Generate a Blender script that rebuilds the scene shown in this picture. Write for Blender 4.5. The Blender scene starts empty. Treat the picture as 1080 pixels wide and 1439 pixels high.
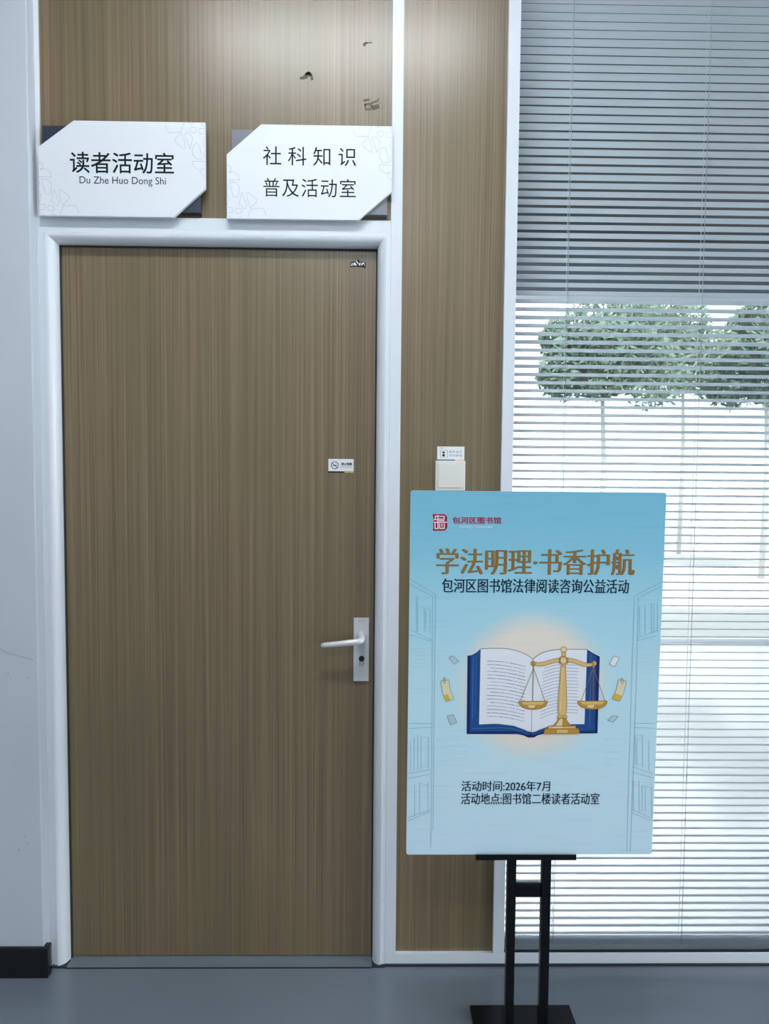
import bpy, bmesh, math, random
from mathutils import Vector, Matrix
random.seed(7)
S = bpy.context.scene
COL = S.collection

# ------------------------------------------------------------------ camera
cam = bpy.data.objects.new('camera', bpy.data.cameras.new('camera'))
COL.objects.link(cam)
cam.data.sensor_fit = 'VERTICAL'
cam.data.sensor_height = 36.0
cam.data.lens = 36.0 * 1060.0 / 1439.0
cam.data.clip_start = 0.05
def cam_matrix(pitch, roll, yaw, loc):
    m = (Matrix.Rotation(yaw, 4, 'Z') @ Matrix.Rotation(pitch, 4, 'X') @ Matrix.Rotation(roll, 4, 'Y')
         @ Matrix.Rotation(math.pi/2, 4, 'X'))
    m.translation = loc
    return m
cam.matrix_world = cam_matrix(math.radians(-3.384), math.radians(-0.480), math.radians(-0.895), Vector((0, -2.19, 1.498)))
S.camera = cam

# ------------------------------------------------------------------ world, light, exposure
S.view_settings.view_transform = 'Standard'
S.view_settings.look = 'None'
S.view_settings.gamma = 1.0
S.view_settings.use_curve_mapping = False
S.view_settings.exposure = 0.12
W = bpy.data.worlds.new('world'); S.world = W; W.use_nodes = True
wn = W.node_tree.nodes; wl = W.node_tree.links
bg = wn['Background']; bg.inputs[0].default_value = (0.86, 0.94, 1.0, 1); bg.inputs[1].default_value = 1.8
LAMP = 33.0            # radiance of the ceiling light diffusers
DAY = 200.0            # watts of daylight coming in by the tall window at the right end of the corridor
CEIL = 3.40
BACK = -5.6
XL, XR, YB = -3.4, 6.0, 4.2
def area(name, loc, rot, sx, sy, power, color):
    l = bpy.data.lights.new(name, 'AREA'); l.shape = 'RECTANGLE'; l.size = sx; l.size_y = sy
    l.energy = power; l.color = color
    o = bpy.data.objects.new(name, l); o.location = loc; o.rotation_euler = rot; COL.objects.link(o)
    return o
area('daylight', (XR+0.30, -2.3, 1.45), (0, math.pi/2, 0), 2.5, 3.0, DAY, (0.86, 0.94, 1.0))

sun = bpy.data.objects.new('sun', bpy.data.lights.new('sun', 'SUN')); COL.objects.link(sun)
sun.data.energy = 3.4; sun.data.color = (1.0, 0.98, 0.94); sun.data.angle = 0.02
sun.rotation_euler = (math.radians(32), 0, 0)      # high sun over the roof, lights the yard outside the far window

# ------------------------------------------------------------------ materials
def mat(name, color, rough=0.5, metal=0.0, spec=0.5, coat=0.0):
    m = bpy.data.materials.new(name); m.use_nodes = True
    b = m.node_tree.nodes['Principled BSDF']
    b.inputs['Base Color'].default_value = (*color, 1)
    b.inputs['Roughness'].default_value = rough
    b.inputs['Metallic'].default_value = metal
    b.inputs['Specular IOR Level'].default_value = spec
    b.inputs['Coat Weight'].default_value = coat
    return m
def noise_tint(m, scale, amount, stretch=(1, 1, 1), bump=0.0, detail=4.0):
    """vary the base colour a little with an object-space noise"""
    nt = m.node_tree; N = nt.nodes; L = nt.links; b = N['Principled BSDF']
    c = tuple(b.inputs['Base Color'].default_value)
    tc = N.new('ShaderNodeTexCoord'); mp = N.new('ShaderNodeMapping'); mp.inputs['Scale'].default_value = stretch
    nz = N.new('ShaderNodeTexNoise'); nz.inputs['Scale'].default_value = scale; nz.inputs['Detail'].default_value = detail
    rp = N.new('ShaderNodeValToRGB')
    rp.color_ramp.elements[0].position = 0.3; rp.color_ramp.elements[1].position = 0.7
    rp.color_ramp.elements[0].color = (c[0]*(1-amount), c[1]*(1-amount), c[2]*(1-amount), 1)
    rp.color_ramp.elements[1].color = (min(1, c[0]*(1+amount)), min(1, c[1]*(1+amount)), min(1, c[2]*(1+amount)), 1)
    L.new(tc.outputs['Object'], mp.inputs[0]); L.new(mp.outputs[0], nz.inputs['Vector'])
    L.new(nz.outputs['Fac'], rp.inputs[0]); L.new(rp.outputs[0], b.inputs['Base Color'])
    if bump:
        bp = N.new('ShaderNodeBump'); bp.inputs['Strength'].default_value = bump; bp.inputs['Distance'].default_value = 0.002
        L.new(nz.outputs['Fac'], bp.inputs['Height']); L.new(bp.outputs[0], b.inputs['Normal'])
    return m
def wood(name, c1, c2, c3, rough):
    """fine vertical straight-grain laminate"""
    m = mat(name, c1, rough, 0, 0.5, 0.30)
    nt = m.node_tree; N = nt.nodes; L = nt.links; b = N['Principled BSDF']; b.inputs['Coat Roughness'].default_value = 0.27
    tc = N.new('ShaderNodeTexCoord')
    def nz(scale, st, det):
        mp = N.new('ShaderNodeMapping'); mp.inputs['Scale'].default_value = st
        n = N.new('ShaderNodeTexNoise'); n.inputs['Scale'].default_value = scale; n.inputs['Detail'].default_value = det
        n.inputs['Roughness'].default_value = 0.6
        L.new(tc.outputs['Object'], mp.inputs[0]); L.new(mp.outputs[0], n.inputs['Vector'])
        return n
    fine = nz(1.0, (250, 250, 1.0), 2); mid = nz(1.0, (70, 70, 0.5), 3); tone = nz(1.0, (2.6, 2.6, 0.8), 2)
    def ramp(a, ca, bb, cb):
        r = N.new('ShaderNodeValToRGB'); e = r.color_ramp.elements
        e[0].position = a; e[0].color = (*ca, 1); e[1].position = bb; e[1].color = (*cb, 1); return r
    r1 = ramp(0.35, c1, 0.68, c2); L.new(mid.outputs['Fac'], r1.inputs[0])
    r2 = ramp(0.34, (0.66, 0.64, 0.62), 0.68, (1.26, 1.25, 1.22)); L.new(fine.outputs['Fac'], r2.inputs[0])
    mx = N.new('ShaderNodeMix'); mx.data_type = 'RGBA'; mx.blend_type = 'MULTIPLY'; mx.inputs[0].default_value = 0.75
    L.new(r1.outputs[0], mx.inputs[6]); L.new(r2.outputs[0], mx.inputs[7])
    r3 = ramp(0.42, (0, 0, 0), 0.62, (0.55, 0.55, 0.55)); L.new(tone.outputs['Fac'], r3.inputs[0])
    m2 = N.new('ShaderNodeMix'); m2.data_type = 'RGBA'; m2.inputs[7].default_value = (*c3, 1)
    L.new(r3.outputs[0], m2.inputs[0]); L.new(mx.outputs[2], m2.inputs[6])
    L.new(m2.outputs[2], b.inputs['Base Color'])
    bp = N.new('ShaderNodeBump'); bp.inputs['Strength'].default_value = 0.10; bp.inputs['Distance'].default_value = 0.0004
    L.new(fine.outputs['Fac'], bp.inputs['Height']); L.new(bp.outputs[0], b.inputs['Normal'])
    return m
M = {}
M['wood'] = wood('wood_laminate', (0.195, 0.138, 0.080), (0.250, 0.182, 0.108), (0.168, 0.140, 0.070), 0.30)
M['alu'] = noise_tint(mat('white_aluminium', (0.74, 0.78, 0.82), 0.32), 3, 0.02)
M['paint'] = noise_tint(mat('wall_paint', (0.57, 0.61, 0.66), 0.75), 2.2, 0.03, bump=0.05)
M['ceiling'] = mat('ceiling_paint', (0.72, 0.73, 0.73), 0.9)
M['floor'] = noise_tint(mat('floor_vinyl', (0.165, 0.20, 0.235), 0.22), 1.6, 0.10)
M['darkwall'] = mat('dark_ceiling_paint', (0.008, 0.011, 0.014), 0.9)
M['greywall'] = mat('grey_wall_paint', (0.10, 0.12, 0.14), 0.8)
M['gasket'] = mat('black_gasket', (0.01, 0.013, 0.016), 0.5)
M['tile'] = mat('pale_floor_tile', (0.80, 0.82, 0.84), 0.10)
M['leaf'] = mat('leaf', (0.15, 0.25, 0.17), 0.5)
M['bark'] = mat('bark', (0.62, 0.62, 0.60), 0.9)
M['paving'] = noise_tint(mat('pale_paving', (0.62, 0.62, 0.60), 0.8), 2, 0.05)
M['seal'] = mat('dark_seal', (0.020, 0.025, 0.030), 0.6)
M['skirting'] = mat('black_skirting', (0.006, 0.008, 0.009), 0.25)
M['signwhite'] = noise_tint(mat('sign_white', (0.80, 0.84, 0.87), 0.42), 4, 0.015)
M['navyplate'] = mat('navy_plate', (0.035, 0.045, 0.07), 0.35)
M['greyplate'] = mat('grey_plate', (0.22, 0.225, 0.26), 0.35)
M['ink'] = mat('black_ink', (0.006, 0.009, 0.014), 0.6, 0, 0.15)
M['etch'] = mat('etched_line', (0.50, 0.54, 0.58), 0.5)
M['steel'] = noise_tint(mat('satin_steel', (0.74, 0.74, 0.76), 0.32, 0.25), 30, 0.03, (1, 1, 0.1))
M['keyhole'] = mat('keyhole_dark', (0.04, 0.04, 0.045), 0.3, 0.7)
M['keyslot'] = mat('key_slot', (0.004, 0.004, 0.004), 0.4)
M['cream'] = noise_tint(mat('cream_plastic', (0.78, 0.76, 0.70), 0.38), 6, 0.015)
M['stand'] = noise_tint(mat('black_powder_coat', (0.003, 0.004, 0.006), 0.25, 0, 0.30), 40, 0.10)
M['foam'] = mat('foam_core', (0.85, 0.86, 0.87), 0.7)
M['cord'] = mat('ladder_cord', (0.62, 0.65, 0.68), 0.7)
M['slat'] = noise_tint(mat('slat_lacquer', (0.63, 0.68, 0.73), 0.35, 0.0, 0.5), 8, 0.02, (1, 8, 8))
M['mark'] = mat('old_glue', (0.11, 0.097, 0.062), 0.6)
M['crack'] = mat('paint_crack', (0.32, 0.35, 0.38), 0.8)
# inks of the poster and the stickers
for n, c in {'gold': (0.80, 0.53, 0.20), 'golddark': (0.36, 0.19, 0.045), 'goldmid': (0.55, 0.30, 0.05), 'goldlight': (0.90, 0.70, 0.38),
             'heading': (0.32, 0.17, 0.045), 'headshade': (0.07, 0.04, 0.02), 'navyink': (0.006, 0.012, 0.035), 'coverblue': (0.022, 0.085, 0.27), 'coverdark': (0.012, 0.028, 0.14),
             'coverlight': (0.06, 0.17, 0.42), 'page': (0.88, 0.88, 0.93), 'pageline': (0.30, 0.34, 0.42), 'red': (0.42, 0.012, 0.05), 'white': (0.85, 0.87, 0.88),
             'tagcream': (0.82, 0.74, 0.50), 'tagyellow': (0.80, 0.52, 0.06), 'outline': (0.22, 0.22, 0.20), 'sketch': (0.27, 0.47, 0.56), 'sketchpale': (0.50, 0.66, 0.70),
             'yellow': (0.70, 0.52, 0.16), 'signring': (0.10, 0.05, 0.10), 'teal': (0.05, 0.12, 0.20), 'orange': (0.85, 0.52, 0.42), 'greyink': (0.20, 0.22, 0.28)}.items():
    M[n] = mat('ink_' + n, c, 0.6, 0, 0.12)

# ------------------------------------------------------------------ mesh helpers
class MB:
    """collects shapes, becomes ONE mesh object"""
    def __init__(s): s.bm = bmesh.new(); s.mats = []
    def mi(s, m):
        if m is None: return 0
        if m not in s.mats: s.mats.append(m)
        return s.mats.index(m)
    def box(s, x0, x1, y0, y1, z0, z1, m=None, bevel=0.0, seg=2):
        b = bmesh.new(); bmesh.ops.create_cube(b, size=1)
        for v in b.verts:
            v.co = Vector((x0+(v.co.x+.5)*(x1-x0), y0+(v.co.y+.5)*(y1-y0), z0+(v.co.z+.5)*(z1-z0)))
        if bevel: bmesh.ops.bevel(b, geom=list(b.edges), offset=bevel, segments=seg, profile=0.6, affect='EDGES')
        s.merge(b, m); return s
    def merge(s, b, m=None, smooth=False):
        k = s.mi(m); vm = {}
        for v in b.verts: vm[v] = s.bm.verts.new(v.co)
        for f in b.faces:
            try: nf = s.bm.faces.new([vm[v] for v in f.verts]); nf.material_index = k; nf.smooth = smooth
            except ValueError: pass
        b.free()
    def prism(s, pts, y0, y1, m=None, bevel=0.0):
        """polygon in x/z, from y0 (front) to y1"""
        b = bmesh.new()
        f = b.faces.new([b.verts.new((x, y0, z)) for x, z in pts])
        if f.normal.y > 0 or True:
            f.normal_update()
            if f.normal.y > 0: f.normal_flip()
        r = bmesh.ops.extrude_face_region(b, geom=[f])
        for v in [g for g in r['geom'] if isinstance(g, bmesh.types.BMVert)]: v.co.y = y1
        bmesh.ops.recalc_face_normals(b, faces=list(b.faces))
        if bevel:
            ed = [e for e in b.edges if all(abs(v.co.y-y0) < 1e-6 for v in e.verts)]
            bmesh.ops.bevel(b, geom=ed, offset=bevel, segments=2, affect='EDGES')
        bmesh.ops.triangulate(b, faces=[f for f in b.faces if len(f.verts) > 4])
        s.merge(b, m); return s
    def ribbon(s, pts, w, y0, y1, m=None, closed=False):
        """flat raised line of width w along pts (x/z)"""
        P = [Vector(p) for p in pts]
        if closed: P = P + [P[0]]
        k = 0
        for a, c in zip(P[:-1], P[1:]):
            d = (c-a)
            if d.length < 1e-7: continue
            d.normalize(); n = Vector((-d.y, d.x))*w/2; e = d*w*0.35; k += 1      # neighbours a hair apart in depth, never coplanar
            s.prism([tuple(a-e+n), tuple(c+e+n), tuple(c+e-n), tuple(a-e-n)], y0-0.00002*(k % 2), y1, m)
        return s
    def disc(s, cx, cz, r, y0, y1, m=None, n=28, rz=None):
        rz = rz or r
        return s.prism([(cx+r*math.cos(2*math.pi*i/n), cz+rz*math.sin(2*math.pi*i/n)) for i in range(n)], y0, y1, m)
    def ring(s, cx, cz, r, w, y0, y1, m=None, n=32):
        pts = [(cx+r*math.cos(2*math.pi*i/n), cz+r*math.sin(2*math.pi*i/n)) for i in range(n)]
        return s.ribbon(pts, w, y0, y1, m, True)
    def tube(s, pts, radii, m=None, n=16, caps=True):
        P = [Vector(p) for p in pts]; R = radii if isinstance(radii, (list, tuple)) else [radii]*len(P)
        b = bmesh.new(); rings = []
        for i, p in enumerate(P):
            t = (P[min(i+1, len(P)-1)]-P[max(i-1, 0)]).normalized()
            u = t.orthogonal() if abs(t.z) > .95 else t.cross(Vector((0, 0, 1)))
            u.normalize(); w = t.cross(u).normalized()
            rings.append([b.verts.new(p+(u*math.cos(2*math.pi*k/n)+w*math.sin(2*math.pi*k/n))*R[i]) for k in range(n)])
        for a, c in zip(rings[:-1], rings[1:]):
            for k in range(n): b.faces.new((a[k], a[(k+1) % n], c[(k+1) % n], c[k]))
        if caps:
            b.faces.new(rings[0][::-1]); b.faces.new(rings[-1])
        bmesh.ops.recalc_face_normals(b, faces=list(b.faces))
        s.merge(b, m, True); return s
    def build(s, name, m=None, parent=None, label=None):
        me = bpy.data.meshes.new(name); s.bm.to_mesh(me); s.bm.free()
        if s.mats:
            for k in s.mats: me.materials.append(M[k])
        elif m: me.materials.append(M[m])
        o = bpy.data.objects.new(name, me); COL.objects.link(o)
        if parent: o.parent = parent
        if label: o['label'] = label
        return o
def tag(o, label, cat, kind=None, group=None):
    o['label'] = label; o['category'] = cat
    if kind: o['kind'] = kind
    if group: o['group'] = group
    return o
def empty(name, loc, label, cat, kind=None):
    o = bpy.data.objects.new(name, None); o.location = loc; o.empty_display_size = 0.05; COL.objects.link(o)
    return tag(o, label, cat, kind)
def text(name, s, x0, x1, z0, z1, y, m, parent, off=0.0, spread=0.0, rise=0.0, copies=1, spacing=1.0, slant=0.0, keep=False, shade=None):
    """lettering fitted into the rectangle x0..x1, z0..z1, facing -y; spread thickens the upright strokes only"""
    cu = bpy.data.curves.new(name, 'FONT'); cu.body = s; cu.size = 1.0; cu.offset = off; cu.space_character = spacing
    cu.resolution_u = 4; cu.shear = slant
    t = bpy.data.objects.new('t', cu); COL.objects.link(t)
    me0 = bpy.data.meshes.new_from_object(t.evaluated_get(bpy.context.evaluated_depsgraph_get()))
    bpy.data.objects.remove(t); bpy.data.curves.remove(cu)
    xs = [v.co.x for v in me0.vertices]; ys = [v.co.y for v in me0.vertices]
    sx = (x1-x0)/(max(xs)-min(xs)+2*spread*(copies > 1)); sz = (z1-z0)/(max(ys)-min(ys)+2*rise)
    if keep: sz = sx
    bm = bmesh.new(); layers = []
    if shade: layers.append((shade[1], shade[2], 1, 0.00012))
    layers.append((0, 0, 0, 0))
    for dx, dz, mi, back in layers:
        for k in range(copies*(2 if rise else 1)):
            sh = 0 if copies == 1 else ((k % copies)/(copies-1)*2-1)*spread
            up = 0 if not rise else (k//copies*2-1)*rise
            vs = [bm.verts.new((x0+(v.co.x-min(xs)+spread*(copies > 1)+sh)*sx+dx, y-k*0.00001+back, z0+(v.co.y-min(ys)+rise+up)*sz+dz)) for v in me0.vertices]
            for p in me0.polygons:
                try: f = bm.faces.new([vs[i] for i in p.vertices]); f.material_index = mi
                except ValueError: pass
    bpy.data.meshes.remove(me0)
    for f in bm.faces:
        f.normal_update()
        if f.normal.y > 0: f.normal_flip()
    me = bpy.data.meshes.new(name); bm.to_mesh(me); bm.free(); me.materials.append(M[m])
    if shade: me.materials.append(M[shade[0]])
    o = bpy.data.objects.new(name, me); COL.objects.link(o)
    if parent: o.parent = parent
    return o
def struct(o, label, cat): return tag(o, label, cat, 'structure')

# ------------------------------------------------------------------ the room
struct(MB().box(XL, XR, BACK, YB, -0.12, 0, 'floor').build('floor'), 'grey blue smooth vinyl floor in front of the door', 'floor')
struct(MB().box(XL, XR, BACK, YB, CEIL, CEIL+0.12, 'ceiling').build('ceiling'), 'white ceiling above the corridor', 'ceiling')
struct(MB().box(XL-0.12, XL, BACK, YB, 0, CEIL, 'paint').build('wall_west'), 'white side wall at the far left of the corridor', 'wall')
b = MB()
b.box(XR, XR+0.12, BACK, -3.8, 0, CEIL, 'paint'); b.box(XR, XR+0.12, -0.8, YB, 0, CEIL, 'paint')
b.box(XR, XR+0.12, -3.8, -0.8, 0, 0.2, 'paint'); b.box(XR, XR+0.12, -3.8, -0.8, 2.7, CEIL, 'paint')
struct(b.build('wall_east'), 'white side wall at the right end of the corridor with a tall window opening', 'wall')
b = MB()
for y in (-3.8, -2.33, -0.86): b.box(XR+0.03, XR+0.09, y, y+0.06, 0.2, 2.7, 'alu')
b.box(XR+0.03, XR+0.09, -3.8, -0.8, 0.2, 0.26, 'alu'); b.box(XR+0.03, XR+0.09, -3.8, -0.8, 2.64, 2.7, 'alu')
struct(b.build('window_2'), 'white frame of the tall window at the right end of the corridor', 'window')
# the room behind the blind: its far wall is one broad window down to the floor, trees outside
WT = 2.95
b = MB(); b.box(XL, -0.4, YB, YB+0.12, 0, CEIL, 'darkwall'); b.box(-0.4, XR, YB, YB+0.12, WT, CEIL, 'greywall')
struct(b.build('wall_rear'), 'far wall of the room behind the venetian blind', 'wall')
b = MB()
b.box(-0.40, -0.36, YB+0.02, YB+0.08, 0, WT, 'alu'); b.box(5.96, 6.0, YB+0.02, YB+0.08, 0, WT, 'alu')
b.box(-0.36, 5.96, YB+0.02, YB+0.08, 0.0, 0.04, 'alu'); b.box(-0.36, 5.96, YB+0.02, YB+0.08, WT-0.04, WT, 'alu')
struct(b.build('window_3'), 'white frame of the broad window in the far wall behind the blind', 'window')
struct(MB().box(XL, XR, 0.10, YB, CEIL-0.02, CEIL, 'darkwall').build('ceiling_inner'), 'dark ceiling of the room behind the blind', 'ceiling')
struct(MB().box(XL, XR, 0.10, YB, 0.0, 0.004, 'tile').build('floor_inner'), 'pale shiny floor of the room behind the blind', 'floor')
struct(MB().box(-8, 14, YB+0.12, 16, -0.30, -0.12, 'paving').build('ground'), 'pale paving outside the far window', 'ground')
struct(MB().box(XL, XR, BACK-0.12, BACK, 0, CEIL, 'paint').build('wall_back'), 'plain white wall behind the viewer', 'wall')
def tree(x, y, h, r, n, label):
    t = empty('leafy_tree', (x, y, -0.12), label, 'tree'); rnd = random.Random(int(x*100))
    MB().tube([(0, 0, 0), (0.03, 0, h*0.35), (-0.04, 0.05, h*0.75)], [0.045, 0.040, 0.02], 'bark', 10).build('trunk', None, t)
    c = MB(); c.mi('leaf')
    blobs = [(rnd.uniform(-r, r)*0.75, rnd.uniform(-r, r)*0.5, h*0.72+rnd.uniform(-0.6, 0.5)*r, rnd.uniform(0.35, 0.6)*r) for _ in range(12)]
    for _ in range(n):
        bx, by, bz, br = rnd.choice(blobs)
        d = Vector((rnd.gauss(0, 1), rnd.gauss(0, 1), rnd.gauss(0, 1))).normalized()*br*rnd.uniform(0.6, 1.0)
        p = Vector((bx, by, bz))+d; u = Vector((rnd.gauss(0, 1), rnd.gauss(0, 1), rnd.gauss(0, 1))).normalized(); w_ = u.orthogonal().normalized()
        l = rnd.uniform(0.04, 0.085)
        c.bm.faces.new([c.bm.verts.new(p+q) for q in (u*l, w_*l*0.45, -u*l, -w_*l*0.45)])
    c.build('foliage', None, t)
for tx, ty, th_, tr_, lab in ((3.4, 9.0, 4.7, 0.90, 'small leafy green tree outside, nearest tree to the white post left of the blind'), (5.85, 9.0, 4.7, 0.90, 'small leafy green tree outside, middle tree of the front row behind the blind'),
                         (8.3, 9.0, 4.7, 0.90, 'small leafy green tree outside, far right tree of the front row behind the blind'),
                         (5.9, 12.2, 5.6, 1.10, 'taller leafy green tree of the rear row outside, left one behind the blind'), (9.2, 12.2, 5.6, 1.10, 'taller leafy green tree of the rear row outside, right one behind the blind')):
    tree(tx, ty, th_, tr_, 8000, lab)
# white wall at the left, standing forward of the partition
WX = -0.953
w = struct(MB().box(XL, WX, -0.045, 0.12, 0, CEIL, 'paint', 0.004).build('wall_left'), 'plain white painted wall left of the door', 'wall')
cr = MB(); cr.ribbon([(-1.073, 0.985), (-1.058, 0.968), (-1.045, 0.960), (-1.015, 0.953), (-0.985, 0.944), (-0.968, 0.940)], 0.0016, -0.0453, -0.0450, 'crack')
for x, z in ((-0.985, 0.888), (-1.02, 0.38), (-0.995, 0.40), (-1.04, 0.90), (-1.0, 0.42)): cr.disc(x, z, 0.0022, -0.0453, -0.0450, 'crack', 8)
cr.build('hairline_crack', None, w, 'thin curved crack and specks in the white paint')
struct(MB().box(XL, -0.937, -0.058, -0.046, 0.0, 0.092, 'skirting', 0.004).box(WX, -0.937, -0.047, -0.028, 0, 0.092, 'skirting', 0.003).build('baseboard_left'),
       'glossy black baseboard at the foot of the white wall', 'baseboard')
# white aluminium partition members
TOP = CEIL
struct(MB().box(-1.02, -0.942, -0.0, 0.10, 0.0, TOP, 'alu', 0.0015).build('trim_1'), 'white aluminium post between white wall and door frame', 'trim')
struct(MB().box(0.0455, 0.078, -0.004, 0.10, 0.006, TOP, 'alu', 0.0015).build('trim_2'), 'white aluminium post right of the door', 'trim')
struct(MB().box(0.371, 0.405, -0.006, 0.10, 0.039, TOP, 'alu', 0.0015).build('trim_3'), 'white aluminium post left of the venetian blind', 'trim')
struct(MB().box(-0.942, 0.0455, -0.003, 0.10, 2.164, 2.198, 'alu', 0.0012).build('trim_4'), 'white aluminium rail under the two room signs', 'trim')
struct(MB().box(0.078, XR, -0.004, 0.10, 0.006, 0.039, 'alu', 0.0015).build('trim_5'), 'white aluminium bottom rail under panel and blind', 'trim')
struct(MB().box(0.405, XR, 0.0, 0.10, 3.0, TOP, 'paint').build('wall_above_window'), 'white wall strip above the venetian blind', 'wall')
struct(MB().box(0.405, XR, -0.004, 0.10, 2.96, 3.0, 'alu', 0.0015).build('trim_6'), 'white aluminium top rail above the venetian blind', 'trim')
struct(MB().box(0.030, XR, -0.009, 0.09, 0.0, 0.006, 'seal', 0.001).build('baseboard_front'), 'dark seal strip along the floor under the bottom rail', 'baseboard')
# wood laminate infill panels
struct(MB().box(-0.942, 0.0455, 0.007, 0.03, 2.198, TOP, 'wood').build('wall_above_door'), 'brown wood laminate panel above the door behind the two signs', 'wall panel')
tp = bpy.data.objects['wall_above_door']
g = MB()
def smear(pts, w): g.ribbon(pts, w*1.5, 0.0066, 0.0070, 'mark')
smear([(-0.212, 2.592), (-0.204, 2.590), (-0.196, 2.602), (-0.188, 2.605), (-0.182, 2.596), (-0.180, 2.588)], 0.005); smear([(-0.198, 2.594), (-0.190, 2.604), (-0.184, 2.600)], 0.007)
smear([(-0.028, 2.690), (-0.034, 2.686), (-0.033, 2.682)], 0.004); smear([(-0.028, 2.690), (-0.012, 2.691)], 0.0018)
smear([(-0.034, 2.532), (-0.020, 2.536)], 0.003); smear([(-0.012, 2.526), (0.004, 2.532), (0.008, 2.538)], 0.003)
smear([(-0.030, 2.522), (-0.028, 2.508), (-0.016, 2.508), (-0.010, 2.518), (-0.022, 2.524), (-0.030, 2.520)], 0.003); smear([(-0.010, 2.514), (0.006, 2.520), (0.008, 2.514), (-0.008, 2.508)], 0.004)
g.build('glue_mark', None, tp, 'dull dark glue smears left on the panel')
struct(MB().box(0.078, 0.371, 0.007, 0.03, 0.039, TOP, 'wood').build('wall_beside_door'), 'narrow brown wood laminate panel between door and venetian blind', 'wall panel')
# rounded door casing, mitred
prof = [(0.0, 0.02), (0.0, -0.0045), (0.0105, -0.0045), (0.0115, -0.0085)]
for i in range(1, 13):
    t = i/12*math.pi/2
    prof.append((0.0115+0.0255*math.sin(t), 0.025-0.0335*math.cos(t)))
prof += [(0.0370, 0.030)]
OL, OR, OT = -0.942, 0.0455, 2.164
bm = bmesh.new(); rings = []
for s_, y in prof:
    rings.append([bm.verts.new(p) for p in ((OL+s_, y, 0.0), (OL+s_, y, OT-s_), (OR-s_, y, OT-s_), (OR-s_, y, 0.0))])
for k, (a, c) in enumerate(zip(rings[:-1], rings[1:])):
    for i in range(3):
        f = bm.faces.new((a[i], a[i+1], c[i+1], c[i])); f.smooth = 3 <= k <= 14
bmesh.ops.recalc_face_normals(bm, faces=list(bm.faces))
if sum(f.normal.y for f in bm.faces) > 0: bmesh.ops.reverse_faces(bm, faces=list(bm.faces))
# keep the mitres crisp
bmesh.ops.split_edges(bm, edges=[e for e in bm.edges if len(e.link_faces) == 2 and abs(e.link_faces[0].normal.dot(e.link_faces[1].normal)) < 0.9
                                 and (e.verts[0].co-e.verts[1].co).length < 0.2])
o = MB(); o.merge(bm, 'alu')
o.bm.faces.ensure_lookup_table()
casing = struct(o.build('trim_7'), 'rounded white aluminium frame around the door', 'door frame')
for p in casing.data.polygons: p.use_smooth = True
casing.data.set_sharp_from_angle(angle=math.radians(35))
b = MB(); zt_ = OT-0.037
b.box(OL+0.030, OL+0.0410, 0.0300, 0.0366, 0, zt_+0.007, 'seal'); b.box(OR-0.0415, OR-0.030, 0.0300, 0.0366, 0, zt_+0.007, 'seal'); b.box(OL+0.0410, OR-0.0415, 0.0300, 0.0366, zt_-0.0035, zt_+0.007, 'seal')
struct(b.build('trim_9'), 'dark rubber seal between door and its white frame', 'seal')
struct(MB().box(-0.904, 0.008, -0.013, 0.10, 0.0, 0.0035, 'floor').box(-0.904, 0.008, -0.0155, -0.013, 0, 0.0030, 'seal').box(OL-0.004, OL+0.040, -0.013, 0.02, 0, 0.005, 'seal').box(0.008, OR, -0.013, 0.02, 0, 0.005, 'seal').build('trim_8'), 'flat grey threshold strip under the door', 'threshold')

# ------------------------------------------------------------------ door with its lock
door = struct(MB().box(-0.9025, 0.0055, 0.037, 0.077, 0.006, 2.1255, 'wood', 0.0015).build('door_1'), 'brown wood grain door with a silver lever handle', 'door')
hp = MB().box(-0.0540, -0.0085, 0.037, 0.045, 0.8600, 1.0505, 'steel', 0.0015).build('handle_plate', None, door, 'satin silver backplate of the lock')
b = MB()
b.tube([(-0.0305, 0.037, 0.997), (-0.0305, 0.030, 0.997), (-0.0305, 0.028, 0.997)], [0.0135, 0.0135, 0.0115], 'steel', 24)
b.tube([(-0.0305, 0.030, 0.997), (-0.0305, 0.004, 0.996), (-0.0310, -0.006, 0.9935), (-0.0360, -0.0125, 0.9915), (-0.0450, -0.014, 0.9905), (-0.0600, -0.0145, 0.9890),
        (-0.1000, -0.0135, 0.9842), (-0.1400, -0.012, 0.9797), (-0.1455, -0.012, 0.9790), (-0.1475, -0.012, 0.9788)],
       [0.0118, 0.0116, 0.0108, 0.0095, 0.0092, 0.0088, 0.0082, 0.0078, 0.0068, 0.004], 'steel', 20)
b.build('lever_handle', None, hp)
b = MB(); b.tube([(-0.0300, 0.037, 0.9290), (-0.0300, 0.0335, 0.9290), (-0.0300, 0.0325, 0.9290)], [0.0083, 0.0083, 0.0070], 'keyhole', 24)
b.box(-0.0345, -0.0255, 0.0345, 0.037, 0.9080, 0.9230, 'steel', 0.001)
b.box(-0.0355, -0.0345, 0.0350, 0.037, 0.9080, 0.9225, 'keyhole'); b.box(-0.0255, -0.0245, 0.0350, 0.037, 0.9080, 0.9225, 'keyhole')
b.box(-0.0306, -0.0274, 0.0320, 0.0330, 0.9265, 0.9290, 'keyslot')
b.build('key_cylinder', None, hp, 'dark round keyhole cylinder')
b = MB(); b.ribbon([(-0.041, 1.0425), (-0.037, 1.0405), (-0.034, 1.0425)], 0.0012, 0.0367, 0.037, 'crack'); b.ribbon([(-0.030, 1.0415), (-0.024, 1.0415)], 0.0012, 0.0367, 0.037, 'crack')
b.build('engraved_mark', None, hp)

hp.location.y = -0.008

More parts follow.
